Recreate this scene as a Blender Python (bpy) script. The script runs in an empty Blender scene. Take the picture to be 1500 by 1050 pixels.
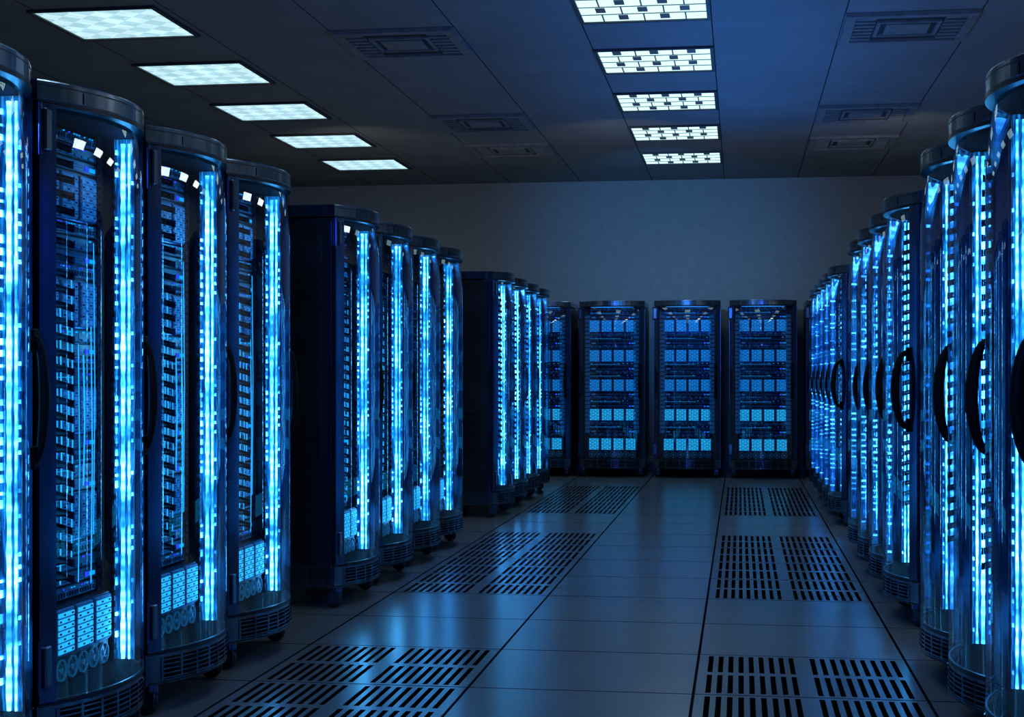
import bpy, math, random
from mathutils import Vector
random.seed(4)
scene=bpy.context.scene
scene.view_settings.view_transform='Standard'
scene.view_settings.look='None'
COL=scene.collection

# ---------------------------------------------------------------- materials
def newmat(name):
    m=bpy.data.materials.new(name); m.use_nodes=True
    nt=m.node_tree; nt.nodes.clear()
    out=nt.nodes.new('ShaderNodeOutputMaterial')
    return m,nt,out
def pmat(name,col,metal=0.0,rough=0.4,emis=None,estr=0.0,nscale=12.0,var=0.25,rvar=0.1,bump=0.0,stretch=(1,1,1),spec=0.5,ior=1.5):
    m,nt,out=newmat(name)
    p=nt.nodes.new('ShaderNodeBsdfPrincipled')
    tc=nt.nodes.new('ShaderNodeTexCoord'); mp=nt.nodes.new('ShaderNodeMapping')
    mp.inputs['Scale'].default_value=stretch
    nz=nt.nodes.new('ShaderNodeTexNoise'); nz.inputs['Scale'].default_value=nscale; nz.inputs['Detail'].default_value=3
    nt.links.new(tc.outputs['Object'],mp.inputs['Vector']); nt.links.new(mp.outputs[0],nz.inputs['Vector'])
    cr=nt.nodes.new('ShaderNodeValToRGB')
    a=[c*(1-var) for c in col]; b=[min(1,c*(1+var)) for c in col]
    cr.color_ramp.elements[0].position=0.3; cr.color_ramp.elements[1].position=0.7
    cr.color_ramp.elements[0].color=(*a,1); cr.color_ramp.elements[1].color=(*b,1)
    nt.links.new(nz.outputs['Fac'],cr.inputs[0]); nt.links.new(cr.outputs[0],p.inputs['Base Color'])
    mr=nt.nodes.new('ShaderNodeMapRange'); mr.inputs['To Min'].default_value=max(0.02,rough-rvar); mr.inputs['To Max'].default_value=rough+rvar
    nt.links.new(nz.outputs['Fac'],mr.inputs['Value']); nt.links.new(mr.outputs[0],p.inputs['Roughness'])
    p.inputs['Metallic'].default_value=metal
    p.inputs['Specular IOR Level'].default_value=spec; p.inputs['IOR'].default_value=ior
    if emis:
        p.inputs['Emission Color'].default_value=(*emis,1); p.inputs['Emission Strength'].default_value=estr
    if bump>0:
        bp=nt.nodes.new('ShaderNodeBump'); bp.inputs['Strength'].default_value=bump; bp.inputs['Distance'].default_value=0.01
        nt.links.new(nz.outputs['Fac'],bp.inputs['Height']); nt.links.new(bp.outputs[0],p.inputs['Normal'])
    nt.links.new(p.outputs[0],out.inputs[0])
    return m
def emat(name,col,strength):
    m,nt,out=newmat(name)
    e=nt.nodes.new('ShaderNodeEmission'); e.inputs[0].default_value=(*col,1); e.inputs[1].default_value=strength
    nt.links.new(e.outputs[0],out.inputs[0]); return m
def math_node(nt,op,a,b=None):
    n=nt.nodes.new('ShaderNodeMath'); n.operation=op
    for i,v in enumerate((a,b)):
        if v is None: continue
        if isinstance(v,(int,float)): n.inputs[i].default_value=v
        else: nt.links.new(v,n.inputs[i])
    return n.outputs[0]
def seam(nt,coord,off,pitch,half):
    f=math_node(nt,'FRACT',math_node(nt,'DIVIDE',math_node(nt,'ADD',coord,-off+pitch*200),pitch))
    g=math_node(nt,'MINIMUM',f,math_node(nt,'SUBTRACT',1.0,f))
    return math_node(nt,'LESS_THAN',g,half/pitch)
def tiled(name,col,seamcol,ox,px,hx,oy,py,hy,rough,spec=0.5,ysub=0.6,var=0.12,rv=0.15,bump=0.03,nscale=3,ior=1.5):
    m,nt,out=newmat(name)
    p=nt.nodes.new('ShaderNodeBsdfPrincipled'); p.inputs['IOR'].default_value=ior
    tc=nt.nodes.new('ShaderNodeTexCoord'); sp=nt.nodes.new('ShaderNodeSeparateXYZ')
    nt.links.new(tc.outputs['Object'],sp.inputs[0])
    sx=seam(nt,sp.outputs[0],ox,px,hx); sy=math_node(nt,'MULTIPLY',seam(nt,sp.outputs[1],oy,py,hy),ysub)
    s=math_node(nt,'MAXIMUM',sx,sy)
    nz=nt.nodes.new('ShaderNodeTexNoise'); nz.inputs['Scale'].default_value=nscale; nz.inputs['Detail'].default_value=4
    nt.links.new(tc.outputs['Object'],nz.inputs['Vector'])
    cr=nt.nodes.new('ShaderNodeValToRGB')
    cr.color_ramp.elements[0].position=0.3; cr.color_ramp.elements[1].position=0.75
    cr.color_ramp.elements[0].color=(*[c*(1-var) for c in col],1); cr.color_ramp.elements[1].color=(*[c*(1+var) for c in col],1)
    nt.links.new(nz.outputs['Fac'],cr.inputs[0])
    mx=nt.nodes.new('ShaderNodeMix'); mx.data_type='RGBA'
    nt.links.new(s,mx.inputs[0]); nt.links.new(cr.outputs[0],mx.inputs[6]); mx.inputs[7].default_value=(*seamcol,1)
    nt.links.new(mx.outputs[2],p.inputs['Base Color'])
    mr=nt.nodes.new('ShaderNodeMapRange'); mr.inputs['To Min'].default_value=rough*(1-rv); mr.inputs['To Max'].default_value=rough*(1+rv)
    nt.links.new(nz.outputs['Fac'],mr.inputs['Value'])
    r2=math_node(nt,'MAXIMUM',mr.outputs[0],math_node(nt,'MULTIPLY',s,0.9))
    nt.links.new(r2,p.inputs['Roughness'])
    nt.links.new(math_node(nt,'MULTIPLY',math_node(nt,'SUBTRACT',1.0,s),spec),p.inputs['Specular IOR Level'])
    nf=nt.nodes.new('ShaderNodeTexNoise'); nf.inputs['Scale'].default_value=160
    nt.links.new(tc.outputs['Object'],nf.inputs['Vector'])
    hgt=math_node(nt,'SUBTRACT',math_node(nt,'MULTIPLY',nf.outputs['Fac'],0.3),s)
    bp=nt.nodes.new('ShaderNodeBump'); bp.inputs['Strength'].default_value=bump; bp.inputs['Distance'].default_value=0.01
    nt.links.new(hgt,bp.inputs['Height']); nt.links.new(bp.outputs[0],p.inputs['Normal'])
    nt.links.new(p.outputs[0],out.inputs[0])
    return m

FLC=(0.215,0.24,0.26)
M_floor=tiled('floor_tile',FLC,(0.008,0.008,0.010),-0.18,0.89,0.006,6.88,0.86,0.006,0.22,spec=0.9,ysub=1.0,var=0.03,rv=0.05,bump=0.03,ior=1.6)
M_ceil=tiled('ceiling_tile',(0.27,0.27,0.27),(0.05,0.05,0.05),-0.2,0.93,0.005,10.97,0.93,0.004,0.75,spec=0.2,ysub=0.3,bump=0.15,nscale=2)
M_wall=pmat('wall_plaster',(0.36,0.37,0.37),0,0.8,nscale=9,var=0.07,bump=0.25)
M_side=pmat('cabinet_side_dark',(0.035,0.042,0.058),0.4,0.30,nscale=3)
M_frame=pmat('frame_blue_metal',(0.12,0.20,0.42),0.95,0.20,nscale=20,var=0.2,rvar=0.05,stretch=(1,1,0.1))
M_cap=pmat('brushed_steel',(0.20,0.27,0.38),0.98,0.20,nscale=30,var=0.25,rvar=0.06,stretch=(1,1,0.05))
M_black=pmat('black_plastic',(0.004,0.004,0.005),0,0.6,spec=0.2)
M_void=pmat('black_joint_shade',(0.002,0.002,0.003),0,0.9,spec=0.1)  # black for joints; also stands for shade in slots and cabinet interiors
M_rub=pmat('rubber_wheel',(0.012,0.012,0.014),0,0.55)
M_comb=pmat('comb_metal',(0.014,0.024,0.045),0.4,0.3)
M_rib=pmat('rib_metal_painted_glow',(0.08,0.18,0.32),0.5,0.35,emis=(0.01,0.18,0.6),estr=0.16)  # blue glow painted in, makes the rear combs look lit
M_server=pmat('server_dark',(0.009,0.016,0.034),0.4,0.32,nscale=25)
M_box=pmat('drive_cage_glow',(0.05,0.12,0.26),0.35,0.4,emis=(0.0,0.14,0.50),estr=0.08,nscale=20)  # faint blue glow painted into cages and server trim
M_tile=pmat('drive_face_dim_glow',(0.13,0.27,0.48),0.2,0.4,emis=(0.01,0.26,0.75),estr=0.20,nscale=60)  # dim blue glow painted into drive and server faces
M_tile2=pmat('drive_face_bright_glow',(0.25,0.58,0.82),0.2,0.4,emis=(0.02,0.55,0.92),estr=1.15,nscale=60)  # stronger glow painted on the lower-shelf faces
M_tile3=pmat('drive_face_glow',(0.2,0.45,0.75),0.2,0.4,emis=(0.005,0.30,0.80),estr=0.90,nscale=60,var=0.4)  # glow painted into the rear-row drive faces
M_cy=emat('indicator_cyan',(0.0,0.42,0.95),1.4)
M_bl=emat('indicator_blue',(0.03,0.06,1.0),1.5)
M_line=emat('reflection_line_cyan',(0.02,0.42,0.90),1.7)  # emissive lines imitating LED reflections in the door glass
M_bar=emat('fill_strip_blue',(0.02,0.30,1.0),3.0)  # emission for the strip added to light rear cabinets
M_fan=pmat('fan_metal_glow',(0.12,0.25,0.4),0.5,0.35,emis=(0.02,0.36,0.75),estr=0.16)  # faint cyan glow painted into the metal
M_ventm=pmat('floor_vent_metal',FLC,0,0.22,nscale=3,var=0.03,rvar=0.01,spec=0.9,ior=1.6)
M_cvent=pmat('ceiling_vent_paint',(0.23,0.23,0.23),0,0.6)
M_cslot=pmat('ceiling_vent_slot_shade',(0.04,0.04,0.045),0,0.7)  # dark paint stands for shade between the louvers
M_lframe=pmat('light_frame_dark',(0.06,0.065,0.07),0.2,0.5)
M_louver=pmat('louver_blade_glow',(0.08,0.11,0.13),0.3,0.4,emis=(0.35,0.55,0.6),estr=0.03)  # slight glow painted in, softens the backlit blades

def ledmat():
    m,nt,out=newmat('led_cyan_white')
    tc=nt.nodes.new('ShaderNodeTexCoord'); sp=nt.nodes.new('ShaderNodeSeparateXYZ')
    oi=nt.nodes.new('ShaderNodeObjectInfo')
    nt.links.new(tc.outputs['Object'],sp.inputs[0])
    va=nt.nodes.new('ShaderNodeVectorMath'); va.operation='ADD'
    cmb=nt.nodes.new('ShaderNodeCombineXYZ'); nt.links.new(math_node(nt,'MULTIPLY',oi.outputs['Random'],40.0),cmb.inputs[2])
    nt.links.new(tc.outputs['Object'],va.inputs[0]); nt.links.new(cmb.outputs[0],va.inputs[1])
    s=math_node(nt,'ADD',math_node(nt,'MULTIPLY',math_node(nt,'SINE',math_node(nt,'MULTIPLY',sp.outputs[2],2*math.pi/0.038)),0.22),0.72)
    nz=nt.nodes.new('ShaderNodeTexNoise'); nz.inputs['Scale'].default_value=7; nz.inputs['Detail'].default_value=6
    nt.links.new(va.outputs[0],nz.inputs['Vector'])
    k=math_node(nt,'MULTIPLY',s,math_node(nt,'MAXIMUM',math_node(nt,'MULTIPLY',math_node(nt,'SUBTRACT',nz.outputs['Fac'],0.36),3.2),0.10))
    cr=nt.nodes.new('ShaderNodeValToRGB')
    cr.color_ramp.elements[0].position=0.0; cr.color_ramp.elements[1].position=0.50
    cr.color_ramp.elements[0].color=(0.004,0.26,1,1); cr.color_ramp.elements[1].color=(0.10,0.58,1.0,1)
    nt.links.new(k,cr.inputs[0])
    e=nt.nodes.new('ShaderNodeEmission'); nt.links.new(cr.outputs[0],e.inputs[0])
    nt.links.new(math_node(nt,'ADD',math_node(nt,'MULTIPLY',k,20.0),1.2),e.inputs[1])
    nt.links.new(e.outputs[0],out.inputs[0]); return m
M_led=ledmat()
def boardmat():
    m=pmat('led_board_halo',(0.03,0.14,0.40),0.8,0.3)  # LED halo and streaks painted on as noisy emission
    nt=m.node_tree; p=nt.nodes['Principled BSDF']
    tc=nt.nodes.new('ShaderNodeTexCoord'); mp=nt.nodes.new('ShaderNodeMapping'); mp.inputs['Scale'].default_value=(1,8,1)
    nz=nt.nodes.new('ShaderNodeTexNoise'); nz.inputs['Scale'].default_value=12; nz.inputs['Detail'].default_value=4
    nt.links.new(tc.outputs['Object'],mp.inputs[0]); nt.links.new(mp.outputs[0],nz.inputs['Vector'])
    mr=nt.nodes.new('ShaderNodeMapRange'); mr.inputs['From Min'].default_value=0.45; mr.inputs['From Max'].default_value=0.72
    mr.inputs['To Min'].default_value=0.08; mr.inputs['To Max'].default_value=1.6
    nt.links.new(nz.outputs['Fac'],mr.inputs['Value'])
    p.inputs['Emission Color'].default_value=(0.01,0.34,0.95,1); nt.links.new(mr.outputs[0],p.inputs['Emission Strength'])
    return m
M_board=boardmat()

def diffuser(name,strong,weak,scale,mul=1.0):
    m,nt,out=newmat(name)
    tc=nt.nodes.new('ShaderNodeTexCoord'); mp=nt.nodes.new('ShaderNodeMapping')
    mp.inputs['Rotation'].default_value=(0,0,math.radians(45))
    ck=nt.nodes.new('ShaderNodeTexChecker'); ck.inputs['Scale'].default_value=scale
    ck.inputs['Color1'].default_value=(*strong,1); ck.inputs['Color2'].default_value=(*weak,1)
    nt.links.new(tc.outputs['Object'],mp.inputs[0]); nt.links.new(mp.outputs[0],ck.inputs['Vector'])
    vo=nt.nodes.new('ShaderNodeTexVoronoi'); vo.inputs['Scale'].default_value=9
    nt.links.new(tc.outputs['Object'],vo.inputs['Vector'])
    mr=nt.nodes.new('ShaderNodeMapRange'); mr.inputs['To Min'].default_value=0.85*mul; mr.inputs['To Max'].default_value=1.1*mul
    nt.links.new(vo.outputs['Color'],mr.inputs['Value'])
    e=nt.nodes.new('ShaderNodeEmission'); nt.links.new(ck.outputs[0],e.inputs[0]); nt.links.new(mr.outputs[0],e.inputs[1])
    nt.links.new(e.outputs[0],out.inputs[0]); return m
M_diff=diffuser('prismatic_diffuser',(0.64,0.95,1.05),(0.44,0.74,0.85),7.5)
M_diff2=diffuser('prismatic_diffuser_boosted',(0.9,1.0,1.05),(0.8,0.95,1.0),7.5,5.5)  # out-of-view diffusers, boosted so their glass reflections read brighter
M_tube=emat('lamp_white',(0.60,0.93,1.0),1.4)

def glassmat():
    m,nt,out=newmat('door_glass')
    t=nt.nodes.new('ShaderNodeBsdfTransparent'); t.inputs[0].default_value=(0.70,0.83,0.98,1)
    g=nt.nodes.new('ShaderNodeBsdfGlossy'); g.inputs['Roughness'].default_value=0.01; g.inputs[0].default_value=(0.9,0.96,1,1)
    f=nt.nodes.new('ShaderNodeFresnel'); f.inputs[0].default_value=1.5
    k=math_node(nt,'MINIMUM',math_node(nt,'ADD',math_node(nt,'MULTIPLY',f.outputs[0],1.2),0.13),0.42)
    mx=nt.nodes.new('ShaderNodeMixShader'); nt.links.new(k,mx.inputs[0])
    nt.links.new(t.outputs[0],mx.inputs[1]); nt.links.new(g.outputs[0],mx.inputs[2]); nt.links.new(mx.outputs[0],out.inputs[0])
    return m
M_glass=glassmat()

# ---------------------------------------------------------------- geometry helper
class G:
    def __init__(s): s.v=[];s.f=[];s.m=[];s.mats=[];s.sm=[]
    def mi(s,mat):
        if mat not in s.mats: s.mats.append(mat)
        return s.mats.index(mat)
    def add(s,vs,fs,mat,smooth=False):
        o=len(s.v); s.v+= [tuple(v) for v in vs]; k=s.mi(mat)
        for f in fs: s.f.append(tuple(i+o for i in f)); s.m.append(k); s.sm.append(smooth)
    def box(s,x0,x1,y0,y1,z0,z1,mat,ch=0.0):
        if ch<=0:
            vs=[(x0,y0,z0),(x1,y0,z0),(x1,y1,z0),(x0,y1,z0),(x0,y0,z1),(x1,y0,z1),(x1,y1,z1),(x0,y1,z1)]
            s.add(vs,[(0,3,2,1),(4,5,6,7),(0,1,5,4),(1,2,6,5),(2,3,7,6),(3,0,4,7)],mat)
        else:
            c=ch
            def oct_(z,i):
                return [(x0+c+i,y0+i,z),(x1-c-i,y0+i,z),(x1-i,y0+c+i,z),(x1-i,y1-c-i,z),(x1-c-i,y1-i,z),(x0+c+i,y1-i,z),(x0+i,y1-c-i,z),(x0+i,y0+c+i,z)]
            s.loft([oct_(z0,c),oct_(z0+c,0),oct_(z1-c,0),oct_(z1,c)],mat)
    def loft(s,rings,mat,caps=True,smooth=False):
        n=len(rings[0]); vs=[p for r in rings for p in r]; fs=[]
        for k in range(len(rings)-1):
            for i in range(n):
                j=(i+1)%n; fs.append((k*n+i,k*n+j,(k+1)*n+j,(k+1)*n+i))
        s.add(vs,fs,mat,smooth)
        if caps:
            s.add(rings[0],[tuple(reversed(range(n)))],mat); s.add(rings[-1],[tuple(range(n))],mat)
    def prism(s,pts,z0,z1,mat,c=0.0):
        if c<=0: s.loft([[(x,y,z0) for x,y in pts],[(x,y,z1) for x,y in pts]],mat)
        else:
            cx=sum(p[0] for p in pts)/len(pts); cy=sum(p[1] for p in pts)/len(pts)
            def sh(z,k): return [(cx+(x-cx)*(1-k),cy+(y-cy)*(1-k),z) for x,y in pts]
            s.loft([sh(z0,c*2),sh(z0+c,0),sh(z1-c,0),sh(z1,c*2)],mat)
    def tube(s,path,r,mat,n=8):
        rings=[]
        for i,p in enumerate(path):
            p=Vector(p); a=Vector(path[max(i-1,0)]); b=Vector(path[min(i+1,len(path)-1)])
            t=(b-a).normalized(); u=t.cross(Vector((1,0,0.01))).normalized(); w=t.cross(u)
            rr=r[i] if isinstance(r,(list,tuple)) else r
            rings.append([tuple(p+u*(rr*math.cos(2*math.pi*k/n))+w*(rr*math.sin(2*math.pi*k/n))) for k in range(n)])
        s.loft(rings,mat,smooth=True)
    def cyl(s,c,ax,r,h,mat,n=16,smooth=True):
        c=Vector(c); ax=Vector(ax).normalized(); u=ax.orthogonal().normalized(); w=ax.cross(u)
        R=[[tuple(c+ax*k+u*(r*math.cos(2*math.pi*i/n))+w*(r*math.sin(2*math.pi*i/n))) for i in range(n)] for k in (-h/2,h/2)]
        s.loft(R,mat,smooth=smooth)
    def mesh(s,name):
        me=bpy.data.meshes.new(name); me.from_pydata(s.v,[],s.f)
        for m in s.mats: me.materials.append(m)
        me.polygons.foreach_set('material_index',s.m); me.polygons.foreach_set('use_smooth',s.sm); me.update()
        return me
def ob(name,data,parent=None,loc=(0,0,0),rot=(0,0,0)):
    o=bpy.data.objects.new(name,data); o.location=loc; o.rotation_euler=rot
    COL.objects.link(o)
    if parent: o.parent=parent
    return o

# ---------------------------------------------------------------- room shell
XL,XR,YN,YB,ZC=-6.0,5.2,-2.5,20.0,3.775
def struct(name,g,cat):
    o=ob(name,g.mesh(name)); o['kind']='structure'; o['category']=cat; return o
g=G()
xs=[XL,-1.96,-1.07,-0.18,0.71,XR]; ys=[YN,5.16,6.88,8.6,12.04,13.76,17.2,YB]
for i in range(len(xs)-1):
    for j in range(len(ys)-1):
        if i in (1,3) and j in (1,3,5): continue
        g.add([(xs[i],ys[j],0),(xs[i+1],ys[j],0),(xs[i+1],ys[j+1],0),(xs[i],ys[j+1],0)],[(0,1,2,3)],M_floor)
g.box(XL,XR,YN,YB,-0.14,-0.10,M_void)
o=struct('floor',g,'floor'); o['label']='satin blue-grey raised tile floor with thin seams'
g=G(); g.box(XL,XR,YN,YB,ZC,ZC+0.1,M_ceil); o=struct('ceiling',g,'ceiling'); o['label']='grey suspended ceiling of square tiles'
for nm,b in (('wall_back',(XL,XR,YB,YB+.1)),('wall_front',(XL,XR,YN-.1,YN)),('wall_left',(XL-.1,XL,YN,YB)),('wall_right',(XR,XR+.1,YN,YB))):
    g=G(); g.box(*b,-0.14,ZC+0.1,M_wall); o=struct(nm,g,'wall'); o['label']='plain blue-grey plastered wall'
g=G(); g.box(XL,XR,YB-0.02,YB,0,0.12,M_side,0.004); struct('baseboard_back',g,'baseboard')

# floor vents
def vent_tile():
    g=G(); W,L=0.89,0.86
    sw=0.021; pitch=(0.365-sw)/8
    cuts=[0.0]
    for half in (0.045,0.48):
        for k in range(9):
            a=half+k*pitch; cuts+=[a,a+sw]
    cuts.append(W)
    yc=[0,0.035,0.40,0.46,0.825,L]
    for i in range(len(cuts)-1):
        for j in range(5):
            a,b,c,d=cuts[i],cuts[i+1],yc[j],yc[j+1]
            if (i%2==1) and j in (1,3):
                z=-0.03
                vs=[(a,c,0),(b,c,0),(b,d,0),(a,d,0),(a,c,z),(b,c,z),(b,d,z),(a,d,z)]
                g.add(vs,[(0,1,5,4),(1,2,6,5),(2,3,7,6),(3,0,4,7)],M_void)
                continue
            g.add([(a,c,0),(b,c,0),(b,d,0),(a,d,0)],[(0,1,2,3)],M_ventm)
    for (x0,x1,y0,y1) in ((0,W,0,0.003),(0,W,L-0.003,L),(0,0.006,0,L),(W-0.006,W,0,L)):
        g.box(x0,x1,y0,y1,-0.03,0.0008,M_void)
    return g.mesh('floor_vent')
vm=vent_tile()
for x0 in (-1.96,-0.18):
    for y0 in (5.16,6.02,8.6,9.46,10.32,11.18,13.76,14.62,15.48,16.34):
        o=ob('floor_vent',vm,None,(x0,y0,0)); o['category']='floor vent'
        o['label']='slotted metal ventilation panel set flush in floor'; o['group']='slotted floor vents along the aisle'

# ceiling lights
def light_parts(kind):
    S=0.93; g=G(); w=0.03; z0=-0.02
    g.box(0,S,0,w,z0,0,M_lframe,0.003); g.box(0,S,S-w,S,z0,0,M_lframe,0.003)
    g.box(0,w,w,S-w,z0,0,M_lframe,0.003); g.box(S-w,S,w,S-w,z0,0,M_lframe,0.003)
    fr=g.mesh('light_frame')
    g=G(); g.box(w,S-w,w,S-w,-0.008,-0.001,{'p':M_diff,'l':M_tube,'b':M_diff2}[kind]); di=g.mesh('diffuser')
    lo=None
    if kind=='l':
        g=G(); n=4; cs=(S-2*w)/n; m=6; cw=(S-2*w)/m
        for j in range(1,n): g.box(w,S-w,w+j*cs-0.005,w+j*cs+0.005,-0.014,-0.009,M_louver)
        for j in range(n):
            for i in range(1,m):
                x=w+i*cw; yb=w+j*cs
                if (i+j)%2: g.box(x-0.034,x+0.034,yb+0.03,yb+0.15,-0.016,-0.009,M_louver,0.002)
                else: g.box(x-0.005,x+0.005,yb+0.006,yb+cs-0.006,-0.016,-0.009,M_louver)
        lo=g.mesh('louver_grid')
    return fr,di,lo
def spot(x,y,e):
    l=bpy.data.lights.new('ceiling_lamp','SPOT'); l.spot_size=math.radians(160); l.spot_blend=0.6; l.shadow_soft_size=0.0
    l.color=(0.60,0.82,1.0); l.energy=e; l.specular_factor=0.0
    o=bpy.data.objects.new('ceiling_lamp',l); o.location=(x,y,ZC-0.06); COL.objects.link(o)
LY=[2.60,4.46,6.32,8.18,10.04,11.90,13.76,15.62,17.48]
brt=light_parts('b')
for kind,x0 in (('p',-4.90),('l',-1.13),('p',2.64)):
    std=light_parts(kind)
    for y0 in LY:
        if x0<-4 and y0<9: continue
        fr,di,lo=brt if (x0>2 and 6<y0<11) else std
        e=ob('ceiling_light',None,None,(x0,y0,ZC)); e['category']='ceiling light'
        e['label']='square recessed ceiling light with '+('prismatic white diffuser' if kind=='p' else 'dark louver grid over white lamp')
        e['group']='prismatic ceiling lights' if kind=='p' else 'louvered ceiling lights'
        ob('light_frame',fr,e); ob('diffuser',di,e)
        if lo: ob('louver_grid',lo,e)
        if x0<2: spot(x0+0.465,y0+0.465,6 if kind=='p' else 7)
# ceiling vents
def cvent():
    S=0.93; g=G()
    def ring(a,w,z0,z1,mat):
        g.box(a,S-a,a,a+w,z0,z1,mat); g.box(a,S-a,S-a-w,S-a,z0,z1,mat)
        g.box(a,a+w,a+w,S-a-w,z0,z1,mat); g.box(S-a-w,S-a,a+w,S-a-w,z0,z1,mat)
    g.box(0.0,S,0.0,S,-0.006,-0.002,M_cvent)
    g.box(0.08,S-0.08,0.08,S-0.08,-0.009,-0.006,M_cslot)
    ring(0.010,0.07,-0.030,-0.006,M_cvent)
    ring(0.24,0.025,-0.026,-0.009,M_cvent)
    g.box(0.31,S-0.31,0.31,S-0.31,-0.028,-0.009,M_cvent,0.003)
    for i in range(7):
        y=0.105+i*0.108
        g.box(0.085,0.225,y,y+0.045,-0.026,-0.009,M_cvent); g.box(S-0.225,S-0.085,y,y+0.045,-0.026,-0.009,M_cvent)
    return g.mesh('ceiling_vent')
cm=cvent()
for x0 in (-2.99,0.73):
    for y0 in (10.97,14.69,16.55):
        o=ob('ceiling_vent',cm,None,(x0,y0,ZC)); o['category']='air vent'
        o['label']='square grey air diffuser with short side louvers in ceiling'; o['group']='ceiling air vents'

# ---------------------------------------------------------------- cabinet
Wd,Dp,BU=0.40,1.03,0.13
Z0,ZG0,ZG1,ZT=0.112,0.228,2.082,2.15
def fy(x): return BU*abs(x/Wd)**2.1
def plan(off=0.0,n=20,back=Dp):
    pts=[(-Wd+2*Wd*i/n, fy(-Wd+2*Wd*i/n)-off) for i in range(n+1)]
    return pts+[(Wd,back),(-Wd,back)]
def strip(g,xa,xb,o0,o1,z0,z1,mat,n=16,smooth=False):
    X=[xa+(xb-xa)*i/n for i in range(n+1)]
    outer=[(x,fy(x)-o1) for x in X]; inner=[(x,fy(x)-o0) for x in reversed(X)]
    g.prism(outer+inner,z0,z1,mat)
def build_cabinet():
    P=[]  # name, mesh, loc, parent, label, tag, rot
    def part(name,g,loc=(0,0,0),par=None,label=None,tag=None,rot=0.0):
        me=g if isinstance(g,bpy.types.Mesh) else g.mesh(name)
        P.append((name,me,loc,par,label,tag,rot)); return len(P)-1
    for s in (-1,1):
        g=G()
        x0,x1=(0.375*s,0.398*s) if s>0 else (0.398*s,0.375*s)
        g.box(x0,x1,BU+0.005,Dp-0.02,Z0+0.02,ZG1-0.01,M_side)
        xo=0.398*s; a,b=(xo,xo+0.006*s) if s>0 else (xo+0.006*s,xo)
        g.box(a,b,0.20,Dp-0.06,0.90,ZT-0.14,M_side,0.002)
        for k in range(17):
            z=0.27+k*0.034
            g.box(a,b,0.24,Dp-0.12,z,z+0.012,M_side)
        g.box(a,b,0.145,0.165,Z0+0.03,ZG1-0.02,M_frame,0.001)
        part('side_panel',g)
    g=G(); g.box(-0.375,0.375,Dp-0.03,Dp-0.005,Z0+0.02,ZG1-0.01,M_side,0.004); part('back_panel',g)
    inner=[(-0.37+0.74*i/20,fy(-0.37+0.74*i/20)+0.004) for i in range(21)]+[(0.37,0.43),(-0.37,0.43)]
    g=G(); g.prism(plan(0,24),ZG1+0.006,ZT,M_cap,0.004)
    g.prism(inner,ZG1,ZG1+0.006,M_void)  # black sheet keeps the cap underside dark
    strip(g,-0.395,0.395,-0.01,0.001,ZG1,ZG1+0.008,M_side,24); strip(g,-0.395,0.395,-0.01,0.001,ZT-0.018,ZT-0.014,M_side,24)
    strip(g,-0.25,-0.246,-0.01,0.001,ZG1+0.012,ZT-0.022,M_void,2); strip(g,0.246,0.25,-0.01,0.001,ZG1+0.012,ZT-0.022,M_void,2)
    part('top_cap',g)
    g=G(); g.prism(plan(0,24),Z0,ZG0-0.004,M_cap,0.004)
    g.prism(inner,ZG0-0.003,ZG0+0.004,M_void)  # black sheet darkens the cabinet floor behind the glass
    strip(g,-0.395,0.395,-0.01,0.001,ZG0-0.008,ZG0,M_side,24); strip(g,-0.395,0.395,-0.01,0.001,Z0+0.002,Z0+0.010,M_side,24)
    b=part('base_plinth',g)
    g=G(); strip(g,-0.34,0.34,-0.005,0.001,Z0+0.014,ZG0-0.020,M_void,18)
    for k in range(5):
        z=Z0+0.018+k*0.0165; strip(g,-0.34,0.34,-0.004,0.003,z,z+0.0055,M_cap,18)
    for i in range(9):
        x=-0.34+i*0.085; strip(g,x-0.005,x+0.005,-0.004,0.004,Z0+0.014,ZG0-0.020,M_cap,1)
    part('vent_grille',g,par=b)
    g=G()
    for xa,xb in ((-0.398,-0.348),(0.348,0.398)):
        strip(g,xa,xb,-0.02,0.006,ZG0+0.004,ZG1-0.004,M_frame,5)
    strip(g,-0.350,0.350,-0.006,0.001,ZG0+0.001,ZG0+0.010,M_side,20); strip(g,-0.350,0.350,-0.034,0.001,ZG1-0.008,ZG1-0.001,M_side,20)
    d=part('door',g)
    g=G(); n=28; vs=[];fs=[]
    lev=[ZG0+0.006,1.2,1.82,1.86,1.90,1.94,1.98,2.02,2.05,2.076]
    for z in lev:
        off=max(0.0,(z-1.82)/0.26)**2*0.029
        for i in range(n+1):
            x=-0.350+0.700*i/n; vs.append((x,fy(x)-0.001+off,z))
    for k in range(len(lev)-1):
        for i in range(n): a=k*(n+1)+i; fs.append((a,a+1,a+n+2,a+n+1))
    g.add(vs,fs,M_glass,True); part('glass_panel',g,par=d)
    for z in (0.28,1.93):
        g=G(); g.box(-0.410,-0.366,0.095,0.135,z,z+0.13,M_cap,0.005); g.cyl((-0.408,0.12,z+0.065),(0,0,1),0.010,0.16,M_frame,10)
        part('hinge',g,par=d)
    for tg,bu,r0 in (('hL',0.036,0.010),('hR',0.064,0.0130)):
        g=G(); xh=0.345; yb=fy(xh)-0.008; path=[];rad=[]
        for i in range(21):
            t=i/20; z=0.98+0.38*t; bul=math.sin(math.pi*t)**0.40*bu
            path.append((xh,yb-bul,z)); rad.append(r0+r0*0.65*math.sin(math.pi*t))
        g.tube(path,rad,M_black,10)
        g.box(xh-0.02,xh+0.02,yb-0.012,yb+0.004,0.96,1.03,M_black,0.004); g.box(xh-0.02,xh+0.02,yb-0.012,yb+0.004,1.31,1.38,M_black,0.004)
        part('door_handle',g,par=d,label='black curved handle',tag=tg)
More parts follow.
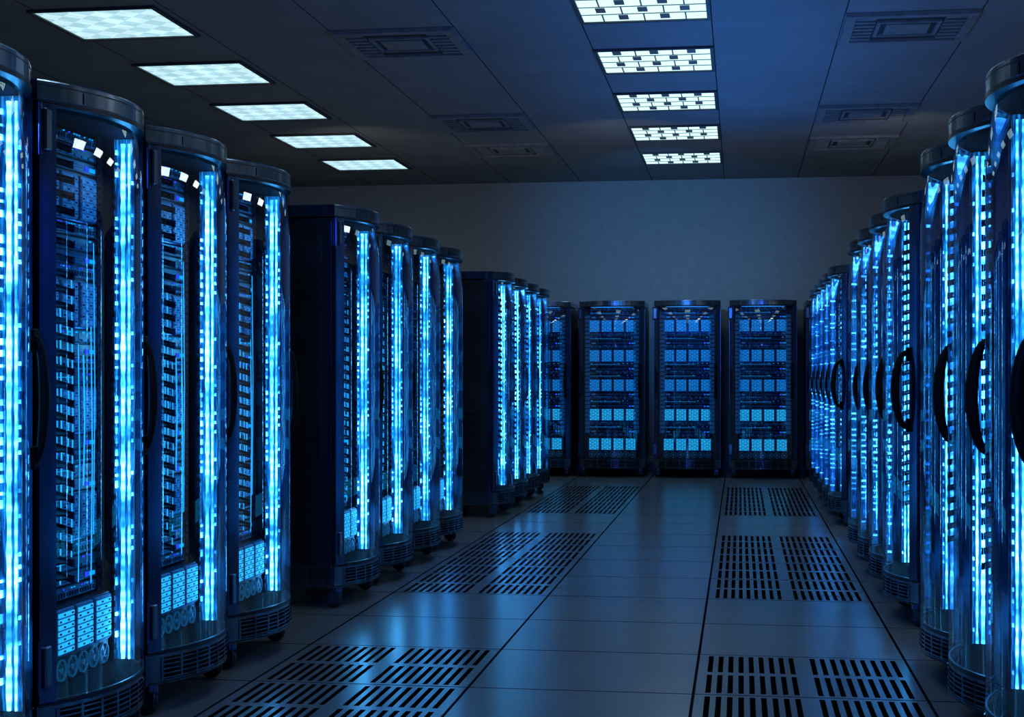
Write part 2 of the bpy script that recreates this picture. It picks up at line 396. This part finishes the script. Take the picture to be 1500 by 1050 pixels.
    for s in (-1,1):
        R=random.Random(3+s)
        g=G(); xa,xb=sorted((0.356*s,0.372*s))
        g.box(xa,xb,0.116,0.215,ZG0+0.005,ZG1-0.003,M_comb)
        xa,xb=sorted((0.353*s,0.357*s)); g.box(xa,xb,0.126,0.200,ZG0+0.006,ZG1-0.004,M_board)
        for yy,rr in ((0.144,0.0045),(0.166,0.0078)):
            rings=[]; z=ZG0+0.008
            while z<ZG1-0.006:
                q=rr*R.uniform(0.70,1.15)
                rings.append([(0.350*s+q*math.cos(k*math.pi/3),yy+q*math.sin(k*math.pi/3),z) for k in range(6)])
                z+=0.025
            g.loft(rings,M_led,smooth=True)
        z=ZG0+0.04
        while z<ZG1-0.05:
            xc,xd=sorted((0.342*s,0.354*s))
            if R.random()<0.8: g.box(xc,xd,0.187,0.192,z+R.uniform(0,0.01),z+R.uniform(0.014,0.030),M_led)
            if R.random()<0.5: g.box(xc,xd,0.129,0.133,z+0.014,z+0.026,M_led)
            g.box(xc,xd,0.196,0.208,z,z+0.020,M_black)
            z+=0.038
        part('led_strip',g,label='glowing cyan-white LED strip',tag='ledp' if s>0 else 'ledn')
    for mt,suf in ((M_comb,''),(M_rib,'B')):
      for s in (-1,1):
        g=G(); z=0.62 if suf=='' else 0.56; k=0
        while z<1.98:
            top=max(0.0,(z-1.82)/0.26)**2*0.029
            xa,xb=sorted((0.270*s,0.330*s)); dz=-0.020
            y0,y1=0.070+top,0.19
            ya,yb2=(y0,y0+0.036) if s>0 else (y0+0.036,y0)
            vs=[(xa,ya,z+dz),(xb,yb2,z+dz),(xb,y1,z+0.012),(xa,y1,z+0.012)]
            vs+= [(a,b_,c+0.006) for a,b_,c in vs]
            g.add(vs,[(0,3,2,1),(4,5,6,7),(0,1,5,4),(1,2,6,5),(2,3,7,6),(3,0,4,7)],mt)
            xi,xj=sorted((0.270*s,0.274*s)); yq=0.135
            vs=[(xi,y0,z-0.032),(xj,y0,z-0.032),(xj,yq,z-0.012),(xi,yq,z-0.012),(xi,y0,z-0.008),(xj,y0,z-0.008),(xj,yq,z+0.010),(xi,yq,z+0.010)]
            g.add(vs,[(0,3,2,1),(4,5,6,7),(0,1,5,4),(1,2,6,5),(2,3,7,6),(3,0,4,7)],mt)
            g.box(xi,xj,y0-0.004,y0,z-0.032,z-0.006,M_frame)
            z+=0.050; k+=1
        xa,xb=sorted((0.290*s,0.332*s)); g.box(xa,xb,0.20,0.215,0.5,2.0,M_comb)
        part('cable_comb',g,label='dark metal cable management fingers',tag=('combp' if s>0 else 'combn')+suf)
    g=G(); R=random.Random(9)
    for i in range(11):
        x=-0.22+i*0.045+R.uniform(-0.014,0.014); za=R.uniform(0.50,0.95); zb=R.uniform(1.20,1.75)
        g.tube([(x,0.218,za),(x+0.002,0.214,(za+zb)/2),(x,0.218,zb)],R.uniform(0.0016,0.0028),M_line,5)
    part('reflection_line',g,label='thin vertical cyan lines imitating LED reflections',tag='lines')  # added in place of LED streaks mirrored on the doors
    g=G(); g.box(-0.26,0.26,0.17,0.185,ZG1-0.006,ZG1-0.001,M_bar)
    part('fill_strip',g,label='added blue glow strip under the top cap',tag='bar')  # added glow, brightens the rear cabinet interiors
    g=G(); g.box(-0.372,0.372,0.44,0.46,ZG0,ZG1,M_void)
    for s in (-1,1):
        xa,xb=sorted((0.302*s,0.345*s)); g.box(xa,xb,0.24,0.44,ZG0,ZG1,M_server)
        for k in range(60): 
            z=0.27+k*0.029; xm=0.312*s; g.box(xm-0.004,xm+0.004,0.237,0.24,z,z+0.012,M_void)
    part('rack_frame',g)
    def unit_mesh(seed,h):
        R=random.Random(seed); g=G(); n=max(3,round(h/0.046)); hh=h/n
        g.box(-0.3,0.3,0.258,0.43,0,h,M_server)
        for k in range(n):
            z=k*hh; typ=(seed+k)%3
            g.box(-0.297,0.297,0.242,0.26,z+0.002,z+hh-0.003,M_server,0.003)
            if typ==0:
                for i in range(26):
                    x=-0.27+i*0.0208
                    g.box(x,x+0.015,0.2385,0.243,z+0.008,z+hh-0.016,M_box if i%5 else M_tile)
                    g.box(x+0.003,x+0.012,0.2375,0.2395,z+0.012,z+hh-0.020,M_void)
                    if R.random()<0.6: g.box(x+0.002,x+0.009,0.238,0.2415,z+hh-0.012,z+hh-0.008,M_cy if R.random()<0.7 else M_bl)
            elif typ==1:
                for r_ in range(3):
                    zz=z+0.009+r_*0.009; g.box(-0.18,0.18,0.239,0.243,zz,zz+0.003,M_box)
                g.box(-0.26,-0.21,0.238,0.243,z+0.010,z+0.030,M_tile)
                g.box(0.20,0.222,0.238,0.243,z+0.012,z+0.028,M_bl)
                for i in range(3): g.box(0.235+i*0.016,0.243+i*0.016,0.238,0.243,z+0.012,z+0.026,M_cy)
            else:
                g.box(-0.28,0.10,0.239,0.243,z+hh*0.55,z+hh*0.55+0.002,M_cy)
                for i in range(10):
                    x=-0.27+i*0.055; g.box(x,x+0.04,0.238,0.243,z+0.007,z+0.015,M_box)
                    if R.random()<0.6: g.box(x+0.006,x+0.018,0.2375,0.243,z+hh-0.014,z+hh-0.008,M_bl if R.random()<0.6 else M_cy)
        return g.mesh('server_unit')
    def cage_mesh(mt):
        g=G(); g.box(-0.0675,0.0675,0.0,0.15,0,0.155,M_box,0.004)
        for i in range(4):
            for j in range(7):
                x=-0.058+i*0.030; z=0.010+j*0.0198
                g.box(x,x+0.025,-0.004,0.001,z,z+0.014,mt)
                if (i+j)%2: g.box(x+0.004,x+0.018,-0.0048,-0.003,z+0.004,z+0.010,M_void)
        return g.mesh('drive_cage')
    cageA=cage_mesh(M_tile); cageB=cage_mesh(M_tile2); cageC=cage_mesh(M_tile3)
    zc=[0.400,0.760,1.122,1.484,1.850]
    for k,z in enumerate(zc):
        dy=-0.055 if k==0 else 0.0
        g=G(); g.box(-0.3,0.3,0.252+dy,0.43,-0.082,-0.078,M_frame); g.box(-0.3,0.3,0.252+dy,0.43,0.078,0.082,M_server)
        g.box(-0.3,0.3,0.41,0.43,-0.078,0.078,M_server)
        if k==0: g.box(-0.3,0.3,0.20,0.43,ZG0+0.004-z,-0.082,M_server,0.003)
        sh=part('storage_shelf',g,(0,0,z))
        for i in range(4):
            loc=(-0.225+i*0.15,0.24+dy,-0.0775)
            part('drive_cage',cageB if k==0 else cageA,loc,sh,tag='cageLR')
            part('drive_cage',cageB if k<=1 else cageC,loc,sh,tag='cageB')
        top=(zc[k+1]-0.085) if k<4 else ZG1-0.01
        h=top-(z+0.085)
        part('server_unit',unit_mesh(k,h),(0,0,z+0.085),None)
    g=G(); n=18; r1,r2=0.036,0.0335
    R0=[[(r1*math.cos(2*math.pi*i/n),y,r1*math.sin(2*math.pi*i/n)) for i in range(n)] for y in (0.0,-0.008)]
    R1=[[(r2*math.cos(2*math.pi*i/n),y,r2*math.sin(2*math.pi*i/n)) for i in range(n)] for y in (-0.008,0.0)]
    g.loft(R0+R1,M_fan,caps=False,smooth=False)
    g.cyl((0,-0.004,0),(0,1,0),0.008,0.008,M_fan,12)
    for b_ in range(5):
        a=b_*math.pi*2/5; pts=[]
        for rr,da in ((0.008,0),(0.020,0.25),(0.033,0.8),(0.033,0.9),(0.020,0.4),(0.008,0.25)):
            pts.append((rr*math.cos(a+da),rr*math.sin(a+da)))
        g.add([(x,-0.005,z) for x,z in pts]+[(x,-0.002,z) for x,z in pts],[(0,1,2,3,4,5),(11,10,9,8,7,6)],M_fan)
    fan=g.mesh('cooling_fan')
    for i in range(7): part('cooling_fan',fan,(-0.252+i*0.084,0.200,0.274))
    g=G(); g.cyl((0,0,0.100),(0,0,1),0.028,0.024,M_frame,14)
    g.box(-0.022,-0.016,-0.02,0.035,0.03,0.09,M_frame,0.002); g.box(0.016,0.022,-0.02,0.035,0.03,0.09,M_frame,0.002); g.box(-0.022,0.022,-0.02,0.03,0.084,0.092,M_frame)
    fork=g.mesh('caster')
    g=G(); rings=[]
    for x,r in ((-0.015,0.036),(-0.012,0.0435),(-0.006,0.045),(0.006,0.045),(0.012,0.0435),(0.015,0.036)):
        rings.append([(x,0.018+r*math.cos(2*math.pi*i/18),0.045+r*math.sin(2*math.pi*i/18)) for i in range(18)])
    g.loft(rings,M_rub,smooth=True); g.cyl((0,0.018,0.045),(1,0,0),0.018,0.036,M_cap,10)
    wheel=g.mesh('wheel')
    for x in (-0.35,0.35):
        for y in (0.13,0.95):
            c=part('caster',fork,(x,y,0)); part('wheel',wheel,(0,0,0),c)
    return P
PARTS=build_cabinet()
protos={}
SKIP={'L':('combp','ledn','bar','cageB','combpB','combnB','hR'),'R':('combn','ledp','lines','bar','cageB','combpB','combnB','hL'),
      'B':('ledn','ledp','lines','cageLR','combp','combn','hL')}
def place(loc,rz,label,group,var):
    if var not in protos:
        e=ob('server_cabinet',None,None,loc,(0,0,rz)); L=[]
        for name,me,l,par,lab,tag,rot in PARTS:
            if tag in SKIP[var]: L.append(None); continue
            o=ob(name,me,L[par] if par is not None else e,l,(0,0,rot))
            if lab: o['label']=lab
            L.append(o)
        protos[var]=(e,L)
    else:
        pe,PL=protos[var]
        e=pe.copy(); COL.objects.link(e); e.location=loc; e.rotation_euler=(0,0,rz); L=[]
        for p,po in zip(PARTS,PL):
            if po is None: L.append(None); continue
            o=po.copy(); COL.objects.link(o); o.parent=L[p[3]] if p[3] is not None else e; L.append(o)
    e['category']='server cabinet'; e['label']=label; e['group']=group
    e.empty_display_size=0.3
lab_a='tall dark metal server cabinet with curved glass door and cyan lights'
lab_b='dark server cabinet at row end showing its flat side panel'
lab_c='server cabinet against the rear wall with glow painted on its drive shelves'
for y in (3.98,4.84,5.71,6.59,8.33,9.22,10.10,10.96,13.60,14.47,15.31,16.15):
    place((-2.0,y,0),math.pi/2,lab_b if y in (8.33,13.60) else lab_a,'server cabinets in the long row facing the aisle','L')
for y in (3.90,4.76,5.60,6.46,8.14,9.02,9.88,10.74,13.25,14.11,14.97,15.83,16.69):
    place((0.735,y,0),-math.pi/2,lab_a,'server cabinets in the opposite row facing the aisle','R')
for x in (-2.46,-1.55,-0.635,0.275,1.19):
    place((x,18.64,0),0,lab_c,'server cabinets against the rear wall','B')

# ---------------------------------------------------------------- added fill lights
def area(name,loc,rot,sx,sy,col,power,spec=1.0,spread=None):
    l=bpy.data.lights.new(name,'AREA'); l.shape='RECTANGLE'; l.size=sx; l.size_y=sy; l.color=col; l.energy=power; l.specular_factor=spec
    if spread: l.spread=spread
    o=bpy.data.objects.new(name,l); o.location=loc; o.rotation_euler=rot; COL.objects.link(o); return o
def sp2(name,loc,rot,cone,col,e,spec=1.0):
    l=bpy.data.lights.new(name,'SPOT'); l.spot_size=math.radians(cone); l.spot_blend=1.0; l.shadow_soft_size=0.0; l.color=col; l.energy=e; l.specular_factor=spec
    o=bpy.data.objects.new(name,l); o.location=loc; o.rotation_euler=rot; COL.objects.link(o)
up=math.pi
area('ceiling_fill',(-1.2,11,2.45),(up,0,0),8,14,(0.98,1.0,0.90),11)  # added fill to lighten the ceiling, no fixture there
area('blue_ceiling_fill',(0.0,11.0,2.3),(up,0,0),0.9,9,(0.02,0.24,1.0),58)  # added blue fill tinting the middle of the ceiling
for x in (-4.0,-1.2,1.6): sp2('wall_fill',(x,14.5,3.1),(math.radians(90),0,0),100,(1.0,1.0,0.88),18,0.0)  # added fills that lighten the back wall
sp2('blue_wall_fill',(-0.9,15.4,2.9),(math.radians(90),0,0),60,(0.03,0.36,1.0),215,0.0)  # added blue fill, makes the glow on the back wall
sp2('aisle_cool_fill',(-0.9,0.4,2.7),(math.radians(80),0,math.radians(10)),110,(0.05,0.20,1.0),170)  # added blue fill for the near cabinet sides
sp2('aisle_cool_fill',(-0.2,-0.6,2.2),(math.radians(85),0,0),110,(0.05,0.20,1.0),100)  # second added blue fill, behind the camera
sp2('floor_blue_fill',(-1.0,10.2,3.6),(0,0,0),85,(0.02,0.26,1.0),90,0.3)  # added blue fill tinting the aisle floor
w=bpy.data.worlds.new('world'); scene.world=w; w.use_nodes=True
w.node_tree.nodes['Background'].inputs[0].default_value=(0.01,0.02,0.05,1)

# ---------------------------------------------------------------- camera
cd=bpy.data.cameras.new('camera'); cd.sensor_width=36; cd.lens=54.0; cd.shift_y=25/1500
cam=bpy.data.objects.new('camera',cd); cam.location=(0,0,1.24); cam.rotation_euler=(math.radians(90),0,math.atan(334/2250))
COL.objects.link(cam); scene.camera=cam
